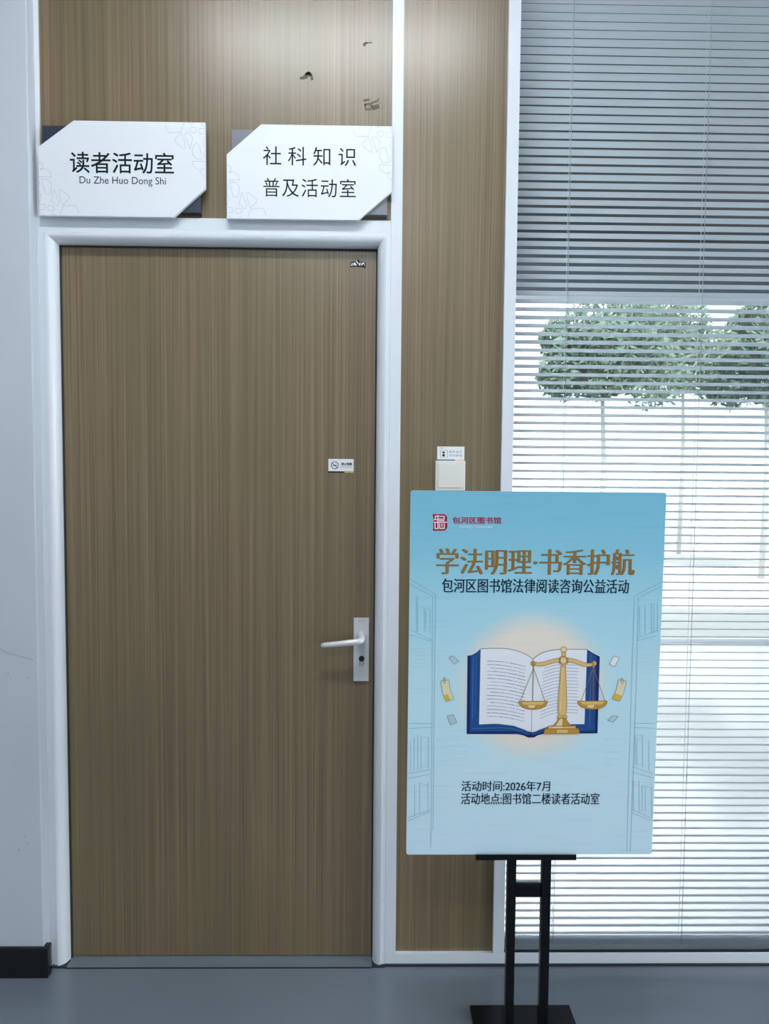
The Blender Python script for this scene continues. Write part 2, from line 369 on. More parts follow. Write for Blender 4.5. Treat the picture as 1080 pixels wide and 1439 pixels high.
# ------------------------------------------------------------------ room signs
PLX = 1/509.6
def pat(px, py): return ((px-288)*PLX, -(py-171.5)*PLX)  # image pixels to metres from the plate's top right corner
PATTERN = [([(232.3, 176), (233.5, 181), (236.7, 186.5), (253.5, 185.8), (258.6, 172.3)], 0),
           ([(253.5, 187), (245.6, 195.5), (245.6, 199), (257, 208), (260, 207.3), (258.5, 199), (255, 187.6)], 1),
           ([(263, 185), (260, 187.5), (259.7, 191), (266.6, 208.4), (270.6, 192.7)], 1),
           ([(266, 181), (269, 178.5), (275, 178.9), (276, 183.2), (273, 186.5), (268, 185.4)], 1),
           ([(287.6, 179.9), (279.7, 180), (279.9, 187), (287.6, 187.3)], 0),
           ([(271.7, 202.2), (275.4, 200.8), (278.6, 201.9), (284, 222), (275.4, 222), (269.5, 215.4)], 1),
           ([(287.6, 225.2), (269.9, 225.2), (271, 232), (279, 237.3), (285.6, 235), (281, 239.5), (283, 244), (287.6, 246)], 0),
           ([(281, 173), (285, 174.5), (287.6, 177)], 0), ([(264.5, 172.2), (269, 174), (272, 172.2)], 0),
           ([(287.6, 190), (284.5, 199), (287.6, 207)], 0), ([(287.6, 211), (285.5, 214), (287.6, 221)], 0)]
def room_sign(name, label, TL, cut, w, h, backmat, bx, bz):
    """face plate w x h with two cut corners; origin at its top right corner"""
    x1, z1 = TL[0]+w, TL[1]
    root = empty(name, (x1-w/2, 0.007, z1-h), label, 'sign')
    def P(x, z): return (x-(x1-w/2), z-(z1-h))
    back = MB().box(bx[0]-(x1-w/2), bx[1]-(x1-w/2), -0.024, 0.0, bz[0]-(z1-h), bz[1]-(z1-h), backmat, 0.001).build('backing_plate', None, root)
    cx, cz, dx, dz = cut
    face = MB().prism([P(TL[0]+cx, z1), P(x1, z1), P(x1, z1-h+dz), P(x1-dx, z1-h), P(TL[0], z1-h), P(TL[0], z1-cz)], -0.035, -0.024, 'signwhite', 0.0008).build('face_plate', None, root)
    for sgn in (1, -1):
        b = MB()
        for pts, cl in PATTERN:
            q = []
            for p in pts:
                u, v = pat(*p)
                q.append((w/2+u, h+v) if sgn == 1 else (-w/2-u, -v))
            b.ribbon(q, 0.0010, -0.03525, -0.0350, 'etch', bool(cl))
        b.build('line_ornament', None, face, 'thin grey stone outlines in the top right corner' if sgn == 1 else 'thin grey stone outlines in the bottom left corner')
    return root, face, P
r, f, P = room_sign('room_sign', 'white sign with cut corners lettered Du Zhe Huo Dong Shi, on a dark backing', (-0.935, 2.450), (0.099, 0.073, 0.090, 0.080), 0.462, 0.2595, 'navyplate', (-0.928, -0.490), (2.208, 2.440))
a = P(-0.848, 2.308); c = P(-0.560, 2.366); text('lettering', '读者活动室', a[0], c[0], a[1], c[1], -0.0353, 'ink', f, spread=0.008, rise=0.008, copies=2)
a = P(-0.822, 2.2735); c = P(-0.583, 2.2995); text('lettering', 'Du Zhe Huo Dong Shi', a[0], c[0], a[1], c[1], -0.0353, 'ink', f)
r, f, P = room_sign('room_sign', 'white sign with cut corners and two lines of Chinese text, on a grey backing', (-0.414, 2.4475), (0.096, 0.083, 0.094, 0.080), 0.461, 0.258, 'greyplate', (-0.402, 0.034), (2.209, 2.437))
a = P(-0.313, 2.337); c = P(-0.054, 2.388); text('lettering', '社 科 知 识', a[0], c[0], a[1], c[1], -0.0353, 'ink', f)
a = P(-0.312, 2.251); c = P(-0.054, 2.302); text('lettering', '普及活动室', a[0], c[0], a[1], c[1], -0.0353, 'ink', f, spacing=1.12)

# ------------------------------------------------------------------ stickers on the door and the switch
def sticker(name, label, x0, x1, z0, z1, yback, th, m='white'):
    o = MB().box(0, x1-x0, -th, 0, 0, z1-z0, m, 0.0004, 1).build(name)
    o.location = (x0, yback, z0); tag(o, label, 'sticker'); return o
ns = sticker('no_smoking_sticker', 'small white no smoking sticker with a crossed cigarette on the door', -0.1315, -0.0570, 1.4815, 1.5215, 0.037, 0.0016)
Y = -0.0017
b = MB(); b.ring(0.0190, 0.0215, 0.0105, 0.0019, Y-0.0003, Y+0.0001, 'signring'); b.ribbon([(0.0115, 0.0285), (0.0265, 0.0140)], 0.0019, Y-0.0003, Y+0.0001, 'signring')
b.ribbon([(0.0125, 0.0208), (0.0195, 0.0208)], 0.0019, Y-0.0002, Y+0.0001, 'ink'); b.ribbon([(0.0205, 0.0208), (0.0245, 0.0208)], 0.0019, Y-0.0002, Y+0.0001, 'red')
b.ribbon([(0.0235, 0.0235), (0.0220, 0.0255), (0.0240, 0.0270)], 0.0009, Y-0.0002, Y+0.0001, 'greyink'); b.build('no_smoking_symbol', None, ns)
b = MB(); b.box(0.0, 0.0475, Y-0.0002, Y+0.0002, 0.0, 0.0040, 'ink'); b.box(0.0475, 0.0745, Y-0.0002, Y+0.0002, 0.0, 0.0052, 'yellow'); b.build('colour_bar', None, ns, 'black and yellow bar along the bottom edge')
text('lettering', '禁止吸烟', 0.0380, 0.0690, 0.0215, 0.0295, Y-0.0002, 'navyink', ns, spread=0.035, rise=0.02, copies=3)
text('lettering', 'No Smoking', 0.0380, 0.0690, 0.0148, 0.0185, Y-0.0002, 'navyink', ns)
# black and white brand-like badge at the top corner of the door
em = MB()
em.prism([(0.0, 0.0), (0.006, 0.0022), (0.014, 0.0028), (0.0365, 0.0022), (0.0435, -0.0010), (0.0450, 0.0130), (0.0280, 0.0150), (0.0235, 0.0215), (0.0195, 0.0225), (0.0165, 0.0160), (0.002, 0.0150)], -0.0018, 0.0, 'ink')
em = em.build('door_badge'); em.location = (-0.0705, 0.037, 2.0765); tag(em, 'tiny black badge with white letter shapes at top right of the door', 'badge')
b = MB(); y0, y1 = -0.0022, -0.0018
b.prism([(0.0035, 0.0110), (0.0070, 0.0125), (0.0072, 0.0085), (0.0055, 0.0062), (0.0075, 0.0062), (0.0075, 0.0044), (0.0020, 0.0036), (0.0022, 0.0052), (0.0050, 0.0085)], y0, y1, 'white')
b.prism([(0.0095, 0.0050), (0.0100, 0.0125), (0.0150, 0.0132), (0.0165, 0.0085), (0.0205, 0.0050)], y0, y1, 'white')
b.prism([(0.0172, 0.0195), (0.0182, 0.0205), (0.0225, 0.0135), (0.0245, 0.0100), (0.0240, 0.0060), (0.0222, 0.0100), (0.0180, 0.0135)], y0, y1, 'white')
b.prism([(0.0262, 0.0125), (0.0300, 0.0125), (0.0295, 0.0050), (0.0255, 0.0045)], y0, y1, 'white')
b.prism([(0.0325, 0.0120), (0.0415, 0.0125), (0.0415, 0.0040), (0.0398, 0.0040), (0.0395, 0.0095), (0.0365, 0.0090), (0.0345, 0.0045), (0.0320, 0.0045)], y0, y1, 'white')
b.build('white_letter_shapes', None, em)
# light switch with its own little sticker
sw = empty('light_switch', (0.224, 0.007, 1.432), 'cream light switch plate on the wood panel above the poster', 'light switch')
MB().box(-0.0435, 0.0435, -0.012, 0.0, 0.0, 0.087, 'cream', 0.003, 3).build('switch_plate', None, sw)
MB().box(-0.0345, 0.0345, -0.0145, -0.0115, 0.009, 0.078, 'cream', 0.0012, 2).build('rocker', None, sw)
st = sticker('switch_sticker', 'small white sticker with hand icon and blue lettering above the light switch', 0.1860, 0.2650, 1.5190, 1.5600, 0.007, 0.0016)
b = MB(); b.box(0.0, 0.0520, Y-0.0002, Y+0.0002, 0.0, 0.0034, 'teal'); b.box(0.0520, 0.0790, Y-0.0002, Y+0.0002, 0.0, 0.0034, 'orange'); b.build('colour_bar', None, st, 'blue and orange bar along the bottom edge')
b = MB(); b.ribbon([(0.0095, 0.0090), (0.0295, 0.0090), (0.0295, 0.0300), (0.0095, 0.0300)], 0.0008, Y-0.0002, Y+0.0001, 'greyink', True)
b.prism([(0.0145, 0.0245), (0.0185, 0.0272), (0.0228, 0.0245), (0.0215, 0.0215), (0.0155, 0.0215)], Y-0.0002, Y+0.0001, 'navyink')
b.prism([(0.0150, 0.0185), (0.0195, 0.0200), (0.0225, 0.0165), (0.0205, 0.0115), (0.0175, 0.0115), (0.0145, 0.0150)], Y-0.0002, Y+0.0001, 'navyink'); b.build('hand_icon', None, st)
text('lettering', '随手关灯', 0.0345, 0.0725, 0.0225, 0.0295, Y-0.0002, 'greyink', st, spacing=1.15)
text('lettering', '节约用电', 0.0345, 0.0725, 0.0115, 0.0185, Y-0.0002, 'greyink', st, spacing=1.15)
MB().box(0.005, 0.019, Y-0.0002, Y, 0.0360, 0.0370, 'greyink').build('fine_print', None, st)

# ------------------------------------------------------------------ window with venetian blind
win = empty('window_1', (0.405, 0.0, 0.039), 'tall interior window right of the panel, blind behind its glass', 'window', 'structure')
gl = bpy.data.materials.new('window_glass'); gl.use_nodes = True
N = gl.node_tree.nodes; L = gl.node_tree.links; N.remove(N['Principled BSDF'])
tr = N.new('ShaderNodeBsdfTransparent'); tr.inputs[0].default_value = (0.97, 0.985, 0.98, 1)
gs = N.new('ShaderNodeBsdfGlossy'); gs.inputs['Roughness'].default_value = 0.0
fr = N.new('ShaderNodeFresnel'); fr.inputs[0].default_value = 1.5
mx = N.new('ShaderNodeMixShader'); L.new(fr.outputs[0], mx.inputs[0]); L.new(tr.outputs[0], mx.inputs[1]); L.new(gs.outputs[0], mx.inputs[2])
L.new(mx.outputs[0], N['Material Output'].inputs[0]); M['glass'] = gl
bm = MB(); bm.box(0.0, XR-0.405, 0.006, 0.010, 0.0, 2.921, 'glass'); bm.build('pane', None, win, 'clear glass pane')
MB().box(0.0, XR-0.405, -0.001, 0.006, 0.0, 0.0045, 'gasket').build('gasket', None, win, 'thin black gasket under the pane')

SX0, SX1, PITCH, SW = 0.4085, 3.00, 0.0236, 0.0268
Y0B = 0.040
blind = empty('venetian_blind', (0.405, Y0B, 0.045), 'white venetian blind with open slats behind the window glass', 'blind')
TILT = math.radians(-15.0)      # front edge a little higher than the back edge
def slat_mesh(bmh, x0, x1, cy, cz, tilt):
    n = 8; arc = math.radians(26); R = SW/2/math.sin(arc)
    ring = []
    for i in range(n+1):
        a = -arc+2*arc*i/n
        u = R*math.sin(a); v = R*math.cos(a)-R*math.cos(arc)      # u along the chord (front edge negative), v along the convex side
        y = cy + u*math.cos(tilt) - v*math.sin(tilt)
        z = cz + u*math.sin(tilt) + v*math.cos(tilt)
        ring.append((bmh.verts.new((x0, y, z)), bmh.verts.new((x1, y, z))))
    for a, c in zip(ring[:-1], ring[1:]):
        f = bmh.faces.new((a[0], a[1], c[1], c[0])); f.smooth = True
b = MB(); b.mi('slat'); slat_mesh(b.bm, 0, SX1-SX0, 0, 0, 0.0)
first = b.build('slat', None, blind)
NS = 121
hidden = set(range(38, 59))           # the run the poster covers: built as one mass
rest = MB(); rest.mi('slat')
used = False
ZS = [0.030+PITCH*i for i in range(NS)]
for i, z in enumerate(ZS):
    jit = math.radians(random.uniform(-1.0, 1.0)); sag = random.uniform(-0.0004, 0.0004)
    if i in hidden:
        slat_mesh(rest.bm, SX0-0.405, SX1-0.405, 0, z, TILT+jit); continue
    o = first if not used else first.copy()
    if used: COL.objects.link(o); o.parent = blind
    used = True
    o.location = (SX0-0.405, 0, z); o.rotation_euler = (TILT+jit, sag, 0)
o = rest.build('slats', None, blind); o['kind'] = 'stuff'
zt = ZS[-1]+PITCH
MB().box(SX0-0.405, SX1-0.405, -0.014, 0.014, zt, zt+0.03, 'alu', 0.002).build('head_rail', None, blind)
MB().box(SX0-0.405, SX1-0.405, -0.012, 0.012, -0.001, 0.017, 'slat', 0.003).build('bottom_rail', None, blind)
for x in (0.561, 0.955, 1.36, 1.76, 2.16):
    c = MB(); c.tube([(x-0.405, -0.0135, 0.005), (x-0.405, -0.0135, zt)], 0.0009, 'cord', 6); c.tube([(x-0.403, 0.0145, 0.005), (x-0.403, 0.0145, zt)], 0.0009, 'cord', 6)
    c.build('ladder_cord', None, blind)

# ------------------------------------------------------------------ poster stand
stand = empty('poster_stand', (0.3925, -0.36, 0.0), 'black metal floor stand with two poles carrying the blue poster', 'stand')
def SB(x0, x1, y0, y1, z0, z1, bev): return MB().box(x0-0.3925, x1-0.3925, y0+0.36, y1+0.36, z0, z1, 'stand', bev)
SB(0.279, 0.556, -0.57, -0.186, 0.0, 0.012, 0.002).build('base_plate', None, stand)
SB(0.3385, 0.3600, -0.396, -0.374, 0.012, 1.22, 0.0025).build('pole', None, stand)
SB(0.4235, 0.4460, -0.396, -0.374, 0.012, 1.22, 0.0025).build('pole', None, stand)
SB(0.3600, 0.4235, -0.392, -0.378, 0.440, 0.474, 0.003).build('cross_bar', None, stand)
SB(0.3600, 0.4235, -0.392, -0.378, 1.12, 1.154, 0.003).build('cross_bar', None, stand)
SB(0.2560, 0.5000, -0.418, -0.374, 0.5500, 0.5565, 0.0015).box(0.2560-0.3925, 0.5000-0.3925, -0.4205+0.36, -0.4175+0.36, 0.5500, 0.5640, 'stand', 0.001).build('tray', None, stand)

# ------------------------------------------------------------------ poster board and its print
H = (0.0015722505283369806, 4.768312431561084e-05, -1.2254360442643621, 1.4291472534391821e-05, -0.0016292278689206522, 1.9468987204151105, 1.4928093906238096e-06, -8.71310367070964e-05)  # homography from image pixels to the poster board
def pp(x, y):
    """image pixels mapped by homography to metres on the board (origin: middle of its lower edge)"""
    d = H[6]*x+H[7]*y+1
    return ((H[0]*x+H[1]*y+H[2])/d, (H[3]*x+H[4]*y+H[5])/d)
def pl(pts): return [pp(*p) for p in pts]
PW, PH, TH = 0.600, 0.885, 0.005
pr = bpy.data.materials.new('poster_print'); pr.use_nodes = True; M['print'] = pr
N = pr.node_tree.nodes; L = pr.node_tree.links; B = N['Principled BSDF']; B.inputs['Roughness'].default_value = 0.5; B.inputs['Specular IOR Level'].default_value = 0.3
tc = N.new('ShaderNodeTexCoord'); sp = N.new('ShaderNodeSeparateXYZ'); L.new(tc.outputs['Object'], sp.inputs[0])
mr = N.new('ShaderNodeMapRange'); mr.inputs[1].default_value = 0.0; mr.inputs[2].default_value = PH; L.new(sp.outputs['Z'], mr.inputs[0])
rp = N.new('ShaderNodeValToRGB'); e = rp.color_ramp.elements
e[0].position = 0.0; e[0].color = (0.66, 0.85, 0.95, 1); e[1].position = 1.0; e[1].color = (0.20, 0.52, 0.68, 1)
for p_, c_ in ((0.22, (0.63, 0.85, 0.93, 1)), (0.50, (0.55, 0.80, 0.88, 1)), (0.70, (0.41, 0.71, 0.82, 1)), (0.84, (0.26, 0.59, 0.73, 1))):
    k = e.new(p_); k.color = c_
L.new(mr.outputs[0], rp.inputs[0])
hx, hz = pp(748, 966)
mp = N.new('ShaderNodeMapping'); mp.inputs['Location'].default_value = (-hx, 0, -hz); L.new(tc.outputs['Object'], mp.inputs[0])
ln = N.new('ShaderNodeVectorMath'); ln.operation = 'LENGTH'; L.new(mp.outputs[0], ln.inputs[0])
hr = N.new('ShaderNodeMapRange'); hr.interpolation_type = 'SMOOTHSTEP'; hr.inputs[1].default_value = 0.20; hr.inputs[2].default_value = 0.125; hr.inputs[3].default_value = 0; hr.inputs[4].default_value = 1
L.new(ln.outputs['Value'], hr.inputs[0])
m1 = N.new('ShaderNodeMix'); m1.data_type = 'RGBA'; m1.inputs[7].default_value = (0.90, 0.80, 0.69, 1)
L.new(hr.outputs[0], m1.inputs[0]); L.new(rp.outputs[0], m1.inputs[6])
# faint printed horizontal brush lines of the background
mp2 = N.new('ShaderNodeMapping'); mp2.inputs['Scale'].default_value = (6, 6, 160); L.new(tc.outputs['Object'], mp2.inputs[0])
n2 = N.new('ShaderNodeTexNoise'); n2.inputs['Scale'].default_value = 1; n2.inputs['Detail'].default_value = 2; L.new(mp2.outputs[0], n2.inputs['Vector'])
r2 = N.new('ShaderNodeMapRange'); r2.inputs[1].default_value = 0.3; r2.inputs[2].default_value = 0.45; r2.inputs[3].default_value = 0.955; r2.inputs[4].default_value = 1.0; L.new(n2.outputs['Fac'], r2.inputs[0])
m3 = N.new('ShaderNodeVectorMath'); m3.operation = 'SCALE'; L.new(m1.outputs[2], m3.inputs[0]); L.new(r2.outputs[0], m3.inputs['Scale'])
L.new(m3.outputs[0], B.inputs['Base Color'])
rad = 0.006
def rrect(x0, x1, z0, z1, r, n=6):
    P_ = []
    for cx, cz, a0 in ((x1-r, z1-r, 0), (x0+r, z1-r, 90), (x0+r, z0+r, 180), (x1-r, z0+r, 270)):
        for k in range(n+1):
            a = math.radians(a0+90*k/n); P_.append((cx+r*math.cos(a), cz+r*math.sin(a)))
    return P_
pb = MB(); pb.prism(rrect(-PW/2, PW/2, 0, PH, rad), 0.0004, TH, 'foam'); pb.prism(rrect(-PW/2, PW/2, 0, PH, rad), 0.0, 0.0004, 'print')
poster = pb.build('poster_board'); tag(poster, 'pale blue poster board with golden heading, book and scales, on the black stand', 'poster')
poster.matrix_world = Matrix.Translation((0.38749, -0.41057, 0.55975)) @ Matrix.Rotation(0.0041993, 4, 'Z') @ Matrix.Rotation(math.radians(1.5), 4, 'X') @ Matrix.Rotation(0.00043, 4, 'Y')
def ptext(name, s, x0, x1, y0, y1, m, **kw):
    ya = (y0+y1)/2
    a = pp(x0, y1); c = pp(x1, y0)
    return text(name, s, a[0], c[0], a[1], c[1], -0.0006, m, poster, **kw)
ptext('heading', '学法明理·书香护航', 614.5, 893.5, 772.5, 806.5, 'heading', off=-0.010, spread=0.030, copies=6, shade=('headshade', -0.0010, -0.0006))
ptext('subtitle', '包河区图书馆法律阅读咨询公益活动', 622, 884.5, 815, 833, 'navyink', spread=0.016, copies=4)
ptext('date_line', '活动时间:2026年7月', 648.5, 772.5, 1098.5, 1112, 'navyink', spread=0.014, copies=4)
ptext('venue_line', '活动地点:图书馆二楼读者活动室', 648, 841.5, 1116, 1130.5, 'navyink', spread=0.014, copies=4)
# logo
lg = MB(); ya, yb = -0.0005, 0.0
lg.prism(pl([(609.5, 722.2), (626, 722.2), (629.6, 725.5), (629.8, 732), (628.6, 733.7), (630, 735.2), (630, 741), (626.5, 745.6), (609.5, 745.6), (610.6, 741), (610, 734), (611, 731), (610, 726)]), ya, yb, 'red')
for s_ in ([(611.5, 730), (616.5, 730)], [(613.2, 724.8), (613.2, 730)], [(616.8, 723.6), (616.8, 743)], [(613.5, 725.3), (625.5, 725.3), (625.5, 729.2), (618, 729.2)],
           [(611.2, 733.7), (628.4, 733.7)], [(612.8, 733.7), (612.8, 742.6), (616.8, 742.6)], [(618.5, 731.4), (625.5, 731.4)], [(619.2, 735.5), (619.2, 742.4), (625.6, 742.4), (625.6, 736)], [(622.4, 735.8), (622.4, 740)]):
    lg.ribbon(pl(s_), 0.0022, -0.0009, -0.0004, 'white')
lg = lg.build('logo', None, poster, 'dark red square emblem with white strokes')
ptext('logo_name', '包河区图书馆', 637, 705.5, 726.5, 735.5, 'red', rise=0.012, spread=0.02, copies=3)
ptext('logo_fine_print', 'BAOHEQU TUSHUGUAN', 647, 693, 738.5, 742.5, 'white')
# faint line drawing of bookshelves on both sides
skl, skr = MB(), MB()
def line(*pts, w=0.0009, m='sketch'): (skl if pts[0][0] < 750 else skr).ribbon(pl(pts), w, -0.0004, 0.0, m)
for q in ([(577.2, 813.3), (614.4, 836.1)], [(577.2, 820), (608.9, 837.8)], [(609, 838), (608.2, 1010), (606, 1190)], [(613.6, 836), (611.7, 960), (609.1, 1165)], [(576, 884.4), (608.9, 900)], [(576, 891.5), (607, 901.5)],
          [(576, 1016.5), (607.9, 1016.5)], [(576.5, 1023.4), (607.9, 1022.3)], [(573.8, 1086.8), (605.6, 1081.6)], [(573.8, 1093.8), (605.6, 1087.7)], [(574.3, 1152.9), (605.6, 1139.8)], [(574.3, 1148.5), (605.6, 1137.2)],
          [(893.3, 837.8), (929, 819.3)], [(901.1, 839.4), (929, 824.5)], [(891.7, 838.9), (887.2, 960), (879, 1199)], [(897.2, 840), (893.9, 960), (884, 1199)], [(896, 897.8), (925, 886.9)], [(896, 901.7), (924.5, 894.4)],
          [(890, 1018), (919, 1019)], [(890, 1024.3), (919, 1025.2)], [(888, 1080), (916.6, 1089.5)], [(887.4, 1086.8), (916.4, 1095.5)], [(886.5, 1139.8), (914, 1152)], [(885.6, 1144.2), (913.8, 1155.5)]):
    line(*q)
for x, y0_, y1_ in ((586.6, 838, 888), (588.4, 838, 888), (597.7, 855, 888), (605.6, 856, 892), (599.6, 860, 882), (583, 1036.5, 1083), (588.3, 1033, 1082), (592.6, 1036, 1081), (603, 1036, 1080), (578, 1040, 1084),
                    (583.9, 1102, 1146), (590.9, 1099, 1144), (602.2, 1099, 1140), (899, 853, 894), (906.7, 853, 892), (915.5, 849, 892), (918.9, 849, 892), (924, 848, 890), (891.7, 1035, 1076), (902.1, 1035, 1080), (910.8, 1043, 1085), (894, 1040, 1076),
                    (896.9, 1099, 1142), (905.6, 1107.7, 1142), (914.3, 1107.7, 1150), (889, 1100, 1140), (901, 1106, 1142)):
    line((x, y0_), (x, y1_))
for q in ([(588, 849), (605.6, 856)], [(588, 851), (605.6, 858)], [(594, 883.5), (605, 888)], [(899, 853), (916, 849)], [(897, 894), (906, 890)], [(592, 1036), (603, 1036)], [(592, 1076), (603, 1078)], [(590, 1100), (602, 1103)],
          [(891.7, 1035), (902, 1035)], [(891, 1039), (902, 1040)], [(890, 1076), (901, 1077)], [(889, 1104), (897, 1106)], [(901, 1106), (912, 1109)]):
    line(*q, m='sketchpale')
for i in range(6): line((578, 912+i*5), (600, 911.5+i*5), w=0.0007, m='sketchpale'); line((901, 922+i*5), (924, 921.5+i*5), w=0.0007, m='sketchpale')
for i in range(5): line((613+i*6, 1040+i*9), (658, 1038+i*9), w=0.0006, m='sketchpale'); line((846, 1040+i*9), (878-i*4, 1041+i*9), w=0.0006, m='sketchpale')
skl.build('bookshelf_drawing', None, poster, 'faint outline drawing of bookshelves at the left edge'); skr.build('bookshelf_drawing', None, poster, 'faint outline drawing of bookshelves at the right edge')
# open book
bk = MB()
def poly(pts, lay, m): bk.prism(pl(pts), -0.0004-lay*0.0002, 0.0, m)
poly([(657.6, 922), (664, 921), (670, 917.5), (676, 912.3), (676, 1018.5), (748, 1030), (820, 1018.5), (824.8, 913.7), (832, 918.5), (842.6, 924), (838.9, 1032.2), (764, 1032.3), (756, 1034), (750, 1037.4), (742, 1037.6), (735.5, 1034.5), (728, 1032.5), (656.1, 1032)], 0, 'coverdark')
poly([(662, 922), (668, 919.5), (676, 913), (674, 1018), (700, 1018), (722, 1021), (738, 1027), (746.3, 1032), (741, 1034), (731, 1030), (722, 1028.5), (660.5, 1029)], 1, 'coverblue')
poly([(819, 1018), (824.4, 916), (832, 920), (838, 923.5), (835, 1029), (770, 1029.5), (758, 1031), (748.5, 1034.5), (746.3, 1032), (758, 1026.5), (775, 1021), (800, 1019.5)], 1, 'coverblue')
bk.ribbon(pl([(665.5, 924), (664.2, 1010)]), 0.0022, -0.0008, 0, 'coverlight'); bk.ribbon(pl([(669.5, 922), (668.4, 1005)]), 0.0012, -0.0008, 0, 'coverlight'); bk.ribbon(pl([(830.5, 921), (827.8, 1022)]), 0.0018, -0.0008, 0, 'coverlight')
bk.ribbon(pl([(664, 1024.5), (705, 1023.2), (722, 1025), (735, 1029)]), 0.0016, -0.0008, 0, 'coverlight')
poly([(676, 912.5), (690, 911.8), (705, 911.8), (716, 912.8), (725, 915), (733, 917.8), (740, 921), (745, 924.3), (749, 927.8), (746.3, 1030), (738, 1026), (722, 1020.5), (710, 1018.2), (698, 1017.6), (673.5, 1018.5)], 2, 'page')
poly([(749, 927.8), (755, 922.5), (762, 918.5), (771, 915.6), (780, 914.2), (790, 913.4), (824.8, 913.7), (820.5, 1019), (800, 1019), (786, 1019.2), (775, 1020), (767, 1021.8), (760, 1024.5), (753, 1027.5), (746.3, 1030)], 2, 'page')
bk.ribbon(pl([(676, 912.3), (690, 911.6), (705, 911.6), (716, 912.6), (725, 914.8), (733, 917.6), (740, 920.8), (745, 924), (749, 927.6), (755, 922.3), (762, 918.3), (771, 915.4), (780, 914), (790, 913.2), (824.8, 913.5)]), 0.0013, -0.0010, 0, 'outline')
bk.ribbon(pl([(749, 927.8), (747.6, 980), (746.3, 1030)]), 0.0011, -0.0010, 0, 'outline')
random.seed(3)
for k in range(17):
    y = 929.5+4.85*k; x = 685.3-0.06*k*1.0 + (4.5 if k in (2, 6, 9, 12) else 0); xe = 738.5-0.15*k
    while x < xe-1:
        e_ = min(xe, x+random.uniform(5, 15)); f_ = lambda q: y+8.0*max(0, (q-690)/48)**1.7
        bk.ribbon(pl([(x, f_(x)), ((x+e_)/2, f_((x+e_)/2)), (e_, f_(e_))]), random.choice((0.0010, 0.0013, 0.0016)), -0.00095, 0, 'pageline'); x = e_+random.uniform(0.8, 2.2)
for k in range(16):
    y = 935+4.5*k
    xs = 763-0.3*k if k else 765
    f_ = lambda q: y+7.5*max(0, (786-q)/26)**1.6
    bk.ribbon(pl([(xs+j*(786-xs)/4, f_(xs+j*(786-xs)/4)) for j in range(5)]), 0.0010, -0.00095, 0, 'pageline')
    bk.ribbon(pl([(796, y+0.2), (812.5-random.uniform(0, 2), y+1.0)]), 0.0010, -0.00095, 0, 'pageline')
bk.build('book_drawing', None, poster, 'open book with blue cover and lined pages')
# golden scales, a layer in front of the book
sc = MB(); LB = -0.0012
def gpoly(pts, m='gold', lay=0, rim=0.0012):
    sc.prism(pl(pts), LB-0.0002-lay*0.0002, LB+0.0003, m)
    if rim: sc.ribbon(pl(pts), rim, LB-0.0003-lay*0.0002, LB, 'golddark', True)
def gcirc(x, y, r, m='gold', lay=0, rim=0.0012): gpoly([(x+r*math.cos(i*math.pi/12), y+r*math.sin(i*math.pi/12)) for i in range(24)], m, lay, rim)
def chain(pts): sc.ribbon(pl(pts), 0.0011, LB-0.0003, LB, 'golddark')
gpoly([(788, 937), (794.6, 937), (795.4, 970), (796, 992), (795.2, 1000), (794, 1007), (784.8, 1007), (783.6, 1000), (783.3, 992), (785.6, 965)])
sc.ribbon(pl([(790, 940), (788.2, 975), (786.6, 1000)]), 0.0020, LB-0.0006, LB, 'goldlight')
gpoly([(784.5, 1010), (794.2, 1010), (796.5, 1015), (802.6, 1021.8), (776, 1021.8), (781.5, 1016)], 'goldmid'); gpoly([(786.5, 1011), (790, 1011), (789, 1021), (780.5, 1021)], 'goldlight', 1, 0)
gpoly([(783, 1007), (795.6, 1007), (796.4, 1008.8), (795.6, 1010.7), (783, 1010.7), (782.3, 1008.8)])
gpoly([(770, 1021.3), (807.8, 1021.3), (808.5, 1025), (769.5, 1025)], 'gold'); gpoly([(766, 1025), (811.5, 1025), (813.3, 1028.5), (813, 1032.3), (764.4, 1032.3), (764.4, 1028.5)], 'goldmid')
gpoly([(782, 1026.5), (797, 1026.5), (797, 1031), (782, 1031)], 'gold', 1, 0); gpoly([(776, 1022), (790, 1022), (790, 1024.4), (776, 1024.4)], 'goldlight', 1, 0)
gpoly([(787, 925.5), (780, 926.6), (772, 928.5), (764, 931), (757, 932), (750, 931.2), (750, 935.3), (757, 936.8), (765, 936.2), (774, 933.2), (781, 931.6), (787, 932.2)])
gpoly([(796, 925.5), (803, 926.2), (811, 928.5), (818, 931.6), (826, 933.4), (834, 932.3), (834, 936.4), (826, 938.2), (817, 936.9), (809, 933.4), (802, 931.6), (796, 932.2)])
gcirc(749, 933, 3.2, 'goldmid'); gcirc(834.6, 933.4, 3.2); gpoly([(748.3, 935.5), (751, 935.5), (750, 940)], 'goldmid', 0, 0); gpoly([(832.2, 936), (835, 936), (833.4, 941)], 'gold', 0, 0)
gpoly([(789.8, 917), (794.2, 917), (795, 920), (794, 923.5), (790, 923.5), (789, 920)]); gcirc(791.5, 929.3, 6.5); gcirc(791.5, 929.3, 4.4, 'goldlight', 1, 0.0010); gcirc(792, 913.8, 4.0, 'goldlight')
chain([(749.7, 939.6), (731, 986)]); chain([(749.7, 939.6), (748.5, 986)]); chain([(749.7, 939.6), (765.4, 986)])
chain([(833.4, 940.4), (815.5, 986.5)]); chain([(833.4, 940.4), (832.5, 987)]); chain([(833.4, 940.4), (849.5, 986.5)])
